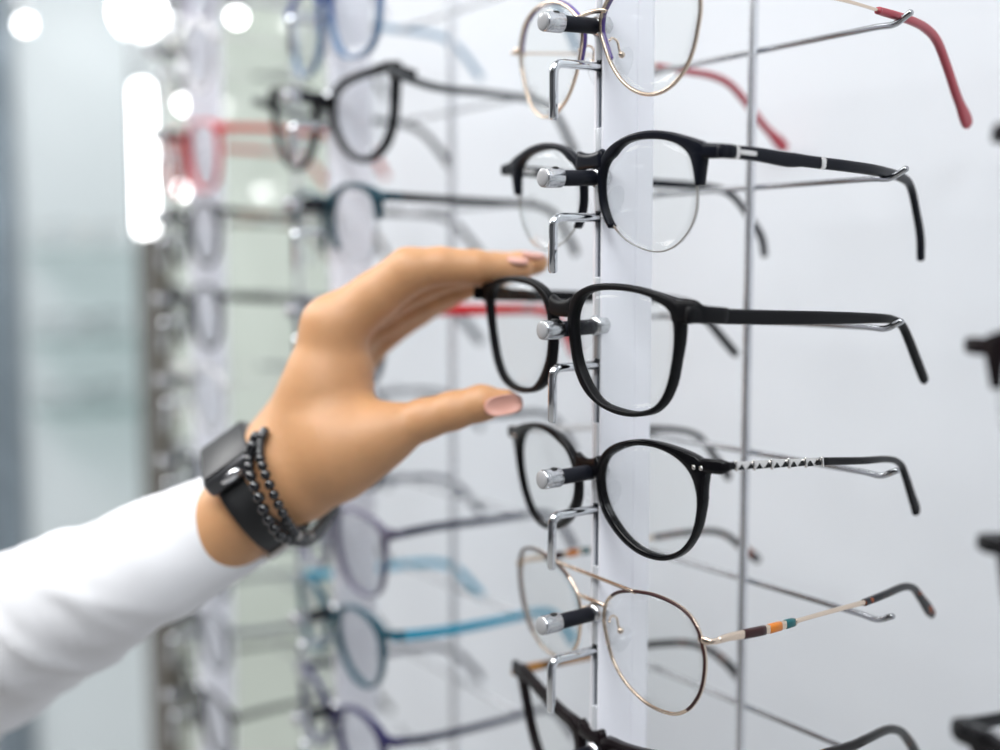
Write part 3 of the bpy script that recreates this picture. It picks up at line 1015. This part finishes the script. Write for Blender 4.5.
def nail(cx, cy, dz, dirx, diry, nx, ny, nz, L, Wd, curv=.0062, mix=.25, name='fingernail'):
    """oval nail lying on the finger: centre in view coordinates, long direction, outward direction"""
    c = hp(cx, cy, dz)
    n = np.array([nx, ny, nz], float)
    n /= np.linalg.norm(n)
    t = np.array([dirx, diry, 0.0])
    t -= n * (t @ n)
    t /= np.linalg.norm(t)
    s = np.cross(n, t)
    wn = Vector(RT * n[0] + UP * n[1] + FW * n[2])
    w = Vector(cam2world(c + n * .02)) - PO
    hit, hn, _, _ = bvh.ray_cast(w, -wn)
    tw = Vector(RT * t[0] + UP * t[1] + FW * t[2])
    hn = (hn * mix + wn * (1 - mix)).normalized()
    tw = (tw - hn * tw.dot(hn)).normalized()
    sw = hn.cross(tw)
    bm = bmesh.new()
    K, R = 28, 6
    layers = []
    for off in (.00055, -.0010):
        rings = []
        for r in range(R + 1):
            ring = []
            for k in range(K if r else 1):
                a = 2 * math.pi * k / K
                ca, sa = math.cos(a), math.sin(a)
                e = 2 / 2.7
                u = L * math.copysign(abs(ca) ** e, ca) * r / R
                v = Wd * math.copysign(abs(sa) ** e, sa) * r / R
                d = -(v * v) / (2 * curv) - (u * u) / .09
                ring.append(bm.verts.new(hit + tw * u + sw * v + hn * (d + off)))
            rings.append(ring)
        for k in range(K):
            bm.faces.new((rings[0][0], rings[1][k], rings[1][(k + 1) % K]))
            for r in range(1, R):
                bm.faces.new((rings[r][k], rings[r][(k + 1) % K], rings[r + 1][(k + 1) % K], rings[r + 1][k]))
        layers.append(rings[-1])
    for k in range(K):
        bm.faces.new((layers[0][k], layers[0][(k + 1) % K], layers[1][(k + 1) % K], layers[1][k]))
    return link(name, bm, NAIL, person)


nail(503, 406, -20, 1, .20, .05, -.40, -.9, .0080, .0041, .0062, .6)
nail(513, 261, -3, 1, -.26, .22, .90, -.36, .0062, .0032, .004)
nail(533, 257, 9, 1, -.1, .10, .94, -.32, .0050, .0030, .004)

# ------------------------------------------------------------------ the shirt sleeve
axis_px = [(254, 511, 27, 51), (232, 522, 23, 53), (202, 538, 19, 57), (152, 563, 18, 62), (110, 585, 24, 67), (70, 606, 36, 73), (30, 627, 52, 79), (-20, 652, 72, 83), (-90, 688, 98, 85), (-180, 735, 130, 85), (-260, 772, 155, 83)]
cl = catmull([(*hp(*a[:3]), hr(a[3], a[2])) for a in axis_px], 8)
elbow = np.array(cl[-1][:3])
Rg = np.array([RT, UP, FW])
for q in ((-.06, -.02, .02), (-.10, .05, .02), (-.12, .16, -.01), (-.115, .26, -.03)):
    p = elbow + np.array(q)
    cl.append(np.array([*p, .062]))
cl = [np.array(c) for c in cl]
bm = bmesh.new()
NR = 96
rings = []
seam_bm = bmesh.new()
pts_s = []
prev = None
for i, c in enumerate(cl):
    t = (cl[min(i + 1, len(cl) - 1)] - cl[max(i - 1, 0)])[:3]
    t /= np.linalg.norm(t)
    e2 = np.array([0, 0, -1.0]) - t * (-t[2])
    e2 /= np.linalg.norm(e2)
    e1 = np.cross(t, e2)
    ring = []
    for k in range(NR):
        a = 2 * math.pi * k / NR
        r1, r2 = c[3], c[3] * .95
        d = np.array(c[:3]) + e1 * r1 * math.cos(a) + e2 * r2 * math.sin(a)
        out = e1 * math.cos(a) + e2 * math.sin(a)
        s = i / 80.0
        amp = .0018 * min(1, max(0, (i - 10) / 40.0)) + .0003
        v = Vector((d[0] * 26 + d[1] * 30, d[1] * 10 - d[0] * 14, d[2] * 18))
        f = noise.fractal(v, 1.0, 2.0, 3) * amp * 1.6
        w1 = 1 - abs(noise.noise(Vector((d[0] * 16 + d[1] * 24 + 3.1, d[1] * 5 - d[0] * 8, d[2] * 12))))
        f += (w1 ** 5 - .35) * amp * 1.3
        ring.append(d + out * f)
    rings.append(ring)
outer = [[bm.verts.new(Vector(cam2world(p)) - PO) for p in ring] for ring in rings]
# cuff: rounded lip, then the inside of the sleeve
c0, c1 = np.array(cl[0][:3]), np.array(cl[6][:3])
ax = (c0 - c1) / np.linalg.norm(c0 - c1)
inner = []
for q, (sh, sc) in enumerate(((.0007, .985), (.0004, .955), (-.005, .945), (-.014, .93), (-.024, .90))):
    inner.append([bm.verts.new(Vector(cam2world(c0 + (p - c0) * sc + ax * sh)) - PO) for p in rings[0]])
seq = inner[::-1] + outer
for a, b in zip(seq[:-1], seq[1:]):
    for k in range(NR):
        bm.faces.new((a[k], a[(k + 1) % NR], b[(k + 1) % NR], b[k]))
bm.faces.new(outer[-1])
shirt = mat('white_cotton', (.83, .83, .85), .85, bump=.08, bscale=900, spec=.2)
sl = link('shirt_sleeve', bm, shirt, person)
sl['label'] = 'white cotton sleeve pulled to the wrist'
# stitched hem along the cuff and the underarm seam
bm = bmesh.new()
tube(bm, [Vector(cam2world(cl[5][:3] + (p - cl[5][:3]) * 1.002)) - PO for p in rings[5]], .00045, 6, closed=True)
link('cuff_seam', bm, shirt, sl)

# ------------------------------------------------------------------ wrist watch
Wc = hp(262, 503, 18)
A = np.array([.80, .58, .04])
A /= np.linalg.norm(A)
E2 = np.array([0, 0, -1.0])
E2 -= A * (E2 @ A)
E2 /= np.linalg.norm(E2)
E1 = np.cross(E2, A)
if E1[1] < 0:
    E1 = -E1
RX, RZ = .0208, .0272


def ringp(phi, along=0.0, grow=0.0):
    d = E1 * RX * math.cos(phi) + E2 * RZ * math.sin(phi)
    d = d / np.linalg.norm(d)
    base = Wc + A * along
    r0, r1 = .008, .05
    for _ in range(24):
        m = (r0 + r1) / 2
        if float(sd_hand((base + d * m)[None, :])[0]) < .0010:
            r0 = m
        else:
            r1 = m
    return base + d * (r0 + grow)


watch = thing('wristwatch', 'black fitness watch with a silver side button on the wrist', 'watch', tuple(cam2world(Wc)))
WO = Vector(watch.location)
cw = lambda p: Vector(cam2world(p)) - WO
wA = Vector(RT * A[0] + UP * A[1] + FW * A[2])
bm = bmesh.new()
sweep(bm, [cw(ringp(a, .0015)) for a in np.linspace(math.radians(52), math.radians(362), 66)], .0090, .0011, side=tuple(wA), n=12, power=4)
link('watch_strap', bm, mat('black_silicone', (.006, .006, .007), .5), watch)
PHI = math.radians(31)
nrm = (E1 * math.cos(PHI) / RX + E2 * math.sin(PHI) / RZ)
nrm /= np.linalg.norm(nrm)
tg = np.cross(A, nrm)
if tg @ E2 < 0:
    tg = -tg
cc = ringp(PHI, .0035, .0004)
B3 = Matrix([list(RT * v[0] + UP * v[1] + FW * v[2]) for v in (A, tg, nrm)]).transposed()


def obox(bm, cen, sx, sy, sz, bev):
    t = bmesh.new()
    box(t, -sx / 2, sx / 2, -sy / 2, sy / 2, -sz / 2, sz / 2, bev, 3)
    mp = {v: bm.verts.new(cen + B3 @ v.co) for v in t.verts}
    for f in t.faces:
        bm.faces.new([mp[v] for v in f.verts])
    t.free()


bm = bmesh.new()
obox(bm, cw(cc), .0255, .036, .0085, .0026)
wcase = link('watch_case', bm, mat('graphite_metal', (.09, .09, .095), .28, .7), watch)
bm = bmesh.new()
obox(bm, cw(cc + nrm * .0042), .0215, .033, .0014, .0005)
link('watch_glass', bm, mat('dark_glass', (.008, .008, .010), .35, spec=.2), watch)
bm = bmesh.new()
pb = cw(cc + tg * .0182 - A * .001)
t_ = bmesh.new()
bmesh.ops.create_uvsphere(t_, u_segments=20, v_segments=12, radius=1)
mp = {v: bm.verts.new(pb + B3 @ Vector((v.co.x * .0050, v.co.y * .0012, v.co.z * .0021))) for v in t_.verts}
for f in t_.faces:
    bm.faces.new([mp[v] for v in f.verts])
t_.free()
o = link('watch_button', bm, mat('bright_silver', (.9, .9, .92), .12, 1.0), watch)
o['label'] = 'oval silver side button'
bm = bmesh.new()
for a in np.linspace(math.radians(156), math.radians(168), 2):
    pass
sweep(bm, [cw(ringp(a, -.001, .0016)) for a in np.linspace(math.radians(150), math.radians(172), 8)], .0088, .0010, side=tuple(wA), n=12, power=4)
o = link('watch_buckle', bm, mat('buckle_metal', (.55, .50, .46), .25, .9), watch)

# ------------------------------------------------------------------ bead bracelets
loopA = [(260, 433, 22), (252, 448, -5), (249, 463, -18), (252, 479, -24), (258, 494, -27), (264, 510, -27), (272, 525, -24), (282, 537, -18), (296, 541, -6), (309, 541, 12), (320, 532, 30), (330, 517, 44), (336, 502, 52), (328, 478, 62), (305, 452, 60), (280, 434, 46)]
loopB = [(269, 427, 24), (261, 440, -3), (260, 455, -19), (264, 470, -26), (270, 485, -28), (276, 499, -28), (283, 513, -25), (290, 526, -18), (300, 537, -4), (312, 534, 14), (322, 523, 30), (330, 510, 42), (333, 495, 50), (324, 472, 60), (306, 448, 58), (286, 432, 46)]
BEAD = mat('black_bead', (.006, .006, .008), .14, coat=.6)
STONE = mat('grey_stone_bead', (.42, .40, .38), .35)


def on_skin(p, r):
    """push a bead out to the skin along the line of sight if it would sink into the wrist"""
    q = np.array(p)
    for _ in range(60):
        d = float(sd_hand(q[None, :])[0])
        if d >= r * .9:
            break
        q = q * (1 - .0012 / q[2])if q[2] < .515 else q * (1 + .0012 / q[2])
    return q


def bracelet(loop, name, label, rad, pale):
    P = np.array(catmull([hp(*q) for q in loop], 24, True))
    L = np.concatenate([[0], np.cumsum(np.linalg.norm(np.diff(np.vstack([P, P[:1]]), axis=0), axis=1))])
    n = int(L[-1] / (rad * 2.04))
    root = thing(name, label, 'bracelet', tuple(cam2world(P.mean(0))), 'bead bracelets on the wrist')
    O = Vector(root.location)
    Q = np.vstack([P, P[:1]])
    me = None
    string = []
    for i in range(n):
        s = L[-1] * i / n
        p = np.array([np.interp(s, L, Q[:, c]) for c in range(3)])
        p = on_skin(p, rad)
        string.append(Vector(cam2world(p)) - O)
        m = STONE if i in pale else BEAD
        b = bmesh.new()
        ball(b, string[-1], rad, rad, rad, 14, 10)
        o = link('bead', b, m, root)
        if i in pale:
            o['label'] = 'pale grey stone bead'
    b = bmesh.new()
    tube(b, string, .0005, 6, closed=True)
    link('cord', b, RUBBER, root)


bracelet(loopA, 'bead_bracelet', 'bracelet of shiny black beads hanging next to the watch', .0024, ())
bracelet(loopB, 'bead_bracelet', 'black bead bracelet with a few grey stones, closest to the hand', .0021, (22, 26))

# ------------------------------------------------------------------ the shop
def panel(name, x0, x1, y0, y1, z0, z1, m, bev=0.0):
    bm = bmesh.new()
    box(bm, x0, x1, y0, y1, z0, z1, bev)
    return link(name, bm, m, smooth=False)


def wall_mat(name, col, rough, bump=.0, scale=3.0, vary=.03, spec=.3):
    return mat(name, col, rough, bump=bump, bscale=scale, vary=vary, spec=spec)


PX0 = -.545
w = panel('wall_back', PX0, 2.6, .16, .20, 0, 2.8, wall_mat('white_panel', (.79, .82, .86), .55, .25, 14, .025))
struct(w, 'white back panel behind the glasses columns')
w = panel('wall_left', -4.6, -4.5, -3.0, 2.6, 0, 2.8, wall_mat('pale_wall', (.80, .83, .83), .7))
struct(w)
w = panel('wall_front', -4.6, 2.6, -3.1, -3.0, 0, 2.8, wall_mat('charcoal_wall', (.07, .07, .075), .6))
struct(w)
w = panel('wall_right', 2.6, 2.7, -3.1, .2, 0, 2.8, wall_mat('grey_wall', (.22, .22, .23), .6))
struct(w)
w = panel('wall_rear', -4.6, PX0, 2.5, 2.6, 0, 2.8, wall_mat('pale_wall', (.80, .83, .83), .7))
struct(w)
w = panel('wall_side', PX0, PX0 + .02, .2, 2.6, 0, 2.8, wall_mat('pale_wall', (.80, .83, .83), .7))
struct(w)
w = panel('floor', -4.6, 2.7, -3.1, 2.6, -.1, 0, mat('grey_floor', (.33, .32, .31), .35, vary=.15, bscale=4))
struct(w)
w = panel('ceiling', -4.6, 2.7, -3.1, 2.6, 2.8, 2.9, wall_mat('white_ceiling', (.85, .85, .85), .8))
struct(w)

# pale green glass partition behind the far column
pg = panel('glass_partition', -1.02, PX0 - .004, .175, .187, .02, 2.5, mat('pale_green_glass', (.50, .56, .50), .18, coat=.3, vary=.12, bscale=5), .002)
tag(pg, 'pale green glass partition behind the farthest column', 'partition')
post = panel('corner_post', -1.12, -1.045, .17, .26, 0, 1.44, mat('taupe_post', (.07, .06, .045), .4, vary=.3, bscale=9), .004)
tag(post, 'narrow brown post between the green partition and the pale display board', 'post')

# far display board with a few mounted spectacles
bd = panel('display_board', -1.80, -1.76, .165, .40, 0, 2.2, mat('blue_grey_board', (.80, .86, .89), .5, vary=.05, bscale=4), .004)
tag(bd, 'pale blue-grey display board far behind the sleeve', 'board')
pst = panel('display_post', -1.80, -1.74, .09, .155, 0, 2.3, mat('slate_post', (.30, .36, .42), .3, .4, vary=.4, bscale=25), .006)
tag(pst, 'dark slate post at the left edge of the picture', 'post')
for i, (zz, m, nm) in enumerate(((1.40 + .06, SILVER, 'topmost'), (1.40 - .085, DGREY, 'second from top'), (1.40 - .20, DGREY, 'third from top'))):
    bmz = (-1.625, .235, zz)
    sh = panel('shelf', -1.755, -1.58, .17, .39, zz - .0415, zz - .0355, clear('clear_shelf', (.86, .92, .91), 1.5), .001)
    tag(sh, 'glass shelf on the far blue-grey board, %s of three' % nm, 'shelf', 'shelves on the far board')
    r, ts = acetate_glasses(bmz, 'small blurred glasses on the far blue-grey board, %s of three' % nm, 'spectacles on the far board', RECT_I, RECT_O, Front(0, 1.2), m, TG, m, -3.4, 6, -1, 6.5, n=32, detail=False, lens=LENS2)
    r.rotation_euler = (0, 0, math.radians(90))
    r.scale = (.9, .9, .9)
    for s_ in (1,):
        pass

# lamps
EM = mat('lamp_white', (1.0, 1.0, 1.0), .5, emit=10.0)
EMS = mat('lamp_spot', (1.0, 1.0, 1.0), .5, emit=14.0)


def tube_lamp():
    r = thing('tube_lamp', 'bright vertical white tube lamp beside the brown post', 'lamp', tuple(atz(144, 160, 1.62)))
    bm = bmesh.new()
    tube(bm, [(0, 0, -.095), (0, 0, .095)], .0095, 18)
    link('lamp_tube', bm, EM, r)
    bm = bmesh.new()
    z0 = r.location.z
    tube(bm, [(-.026, .0, -z0), (-.026, .0, 2.8 - z0)], .006, 10)
    link('lamp_stem', bm, STEEL, r)


tube_lamp()
for i, (x, y, z, lab) in enumerate(((25, 24, 1.85, 'small round spot lamp in the top left corner'), (179, 22, 1.28, 'round spot lamp above the brown post, left of its twin'), (237, 17, 1.12, 'round spot lamp right of its twin, above the green partition'), (138, 12, 1.88, 'large round lamp above the tube lamp'),
                                    (184, 104, 1.27, 'round spot lamp lower down, left of the red glasses'), (184, 189, 1.22, 'lowest round spot lamp, below the red glasses'))):
    p = atz(x, y, z)
    r = thing('spot_lamp', lab, 'lamp', tuple(p), 'far spot lamps')
    bm = bmesh.new()
    rb = (.007, .0055, .0055, .034, .0055, .006)[i]
    ball(bm, (0, 0, 0), rb, rb, rb, 20, 12)
    link('bulb', bm, EMS if i != 3 else EM, r)
    bm = bmesh.new()
    tube(bm, [(0, 0, rb * .8), (0, 0, rb + .012), (0, 0, .05)], [rb * .9, rb * 1.3, .004], 16)
    dx = (0, 0, 0, 0, -.06, .06)[i]
    tube(bm, [(0, 0, .05), (dx, 0, .07), (dx * 1.5, 0, 2.8 - p[2])], .002, 8)
    link('lamp_stem', bm, STEEL, r)


def area(loc, rot, sx, sy, power, col=(1, 1, 1)):
    l = bpy.data.lights.new('ceiling_panel', 'AREA')
    l.shape = 'RECTANGLE'
    l.size, l.size_y = sx, sy
    l.energy = power
    l.color = col
    o = bpy.data.objects.new('ceiling_panel_light', l)
    COL.objects.link(o)
    o.location = loc
    o.rotation_euler = rot
    return o


area((-.3, -1.0, 2.76), (0, 0, 0), 1.6, .9, 44, (1, 1, 1))
area((1.3, -.9, 2.76), (0, 0, 0), 1.0, 1.0, 37, (.93, .97, 1))
area((-2.6, -1.0, 2.76), (0, 0, 0), 1.4, 1.4, 62)
area((-2.6, 1.2, 2.76), (0, 0, 0), 1.4, 1.2, 40)

wd = bpy.data.worlds.new('world')
SC.world = wd
wd.use_nodes = True
wd.node_tree.nodes['Background'].inputs[0].default_value = (.9, .95, 1, 1)
wd.node_tree.nodes['Background'].inputs[1].default_value = .4

SC.view_settings.view_transform = 'Standard'
SC.view_settings.look = 'None'
SC.view_settings.exposure = 0.0
SC.view_settings.gamma = 1.0
SC.view_settings.use_curve_mapping = False
SC.cycles.use_denoising = True
SC.cycles.max_bounces = 12
SC.cycles.transparent_max_bounces = 32
SC.cycles.caustics_reflective = False
SC.cycles.caustics_refractive = False
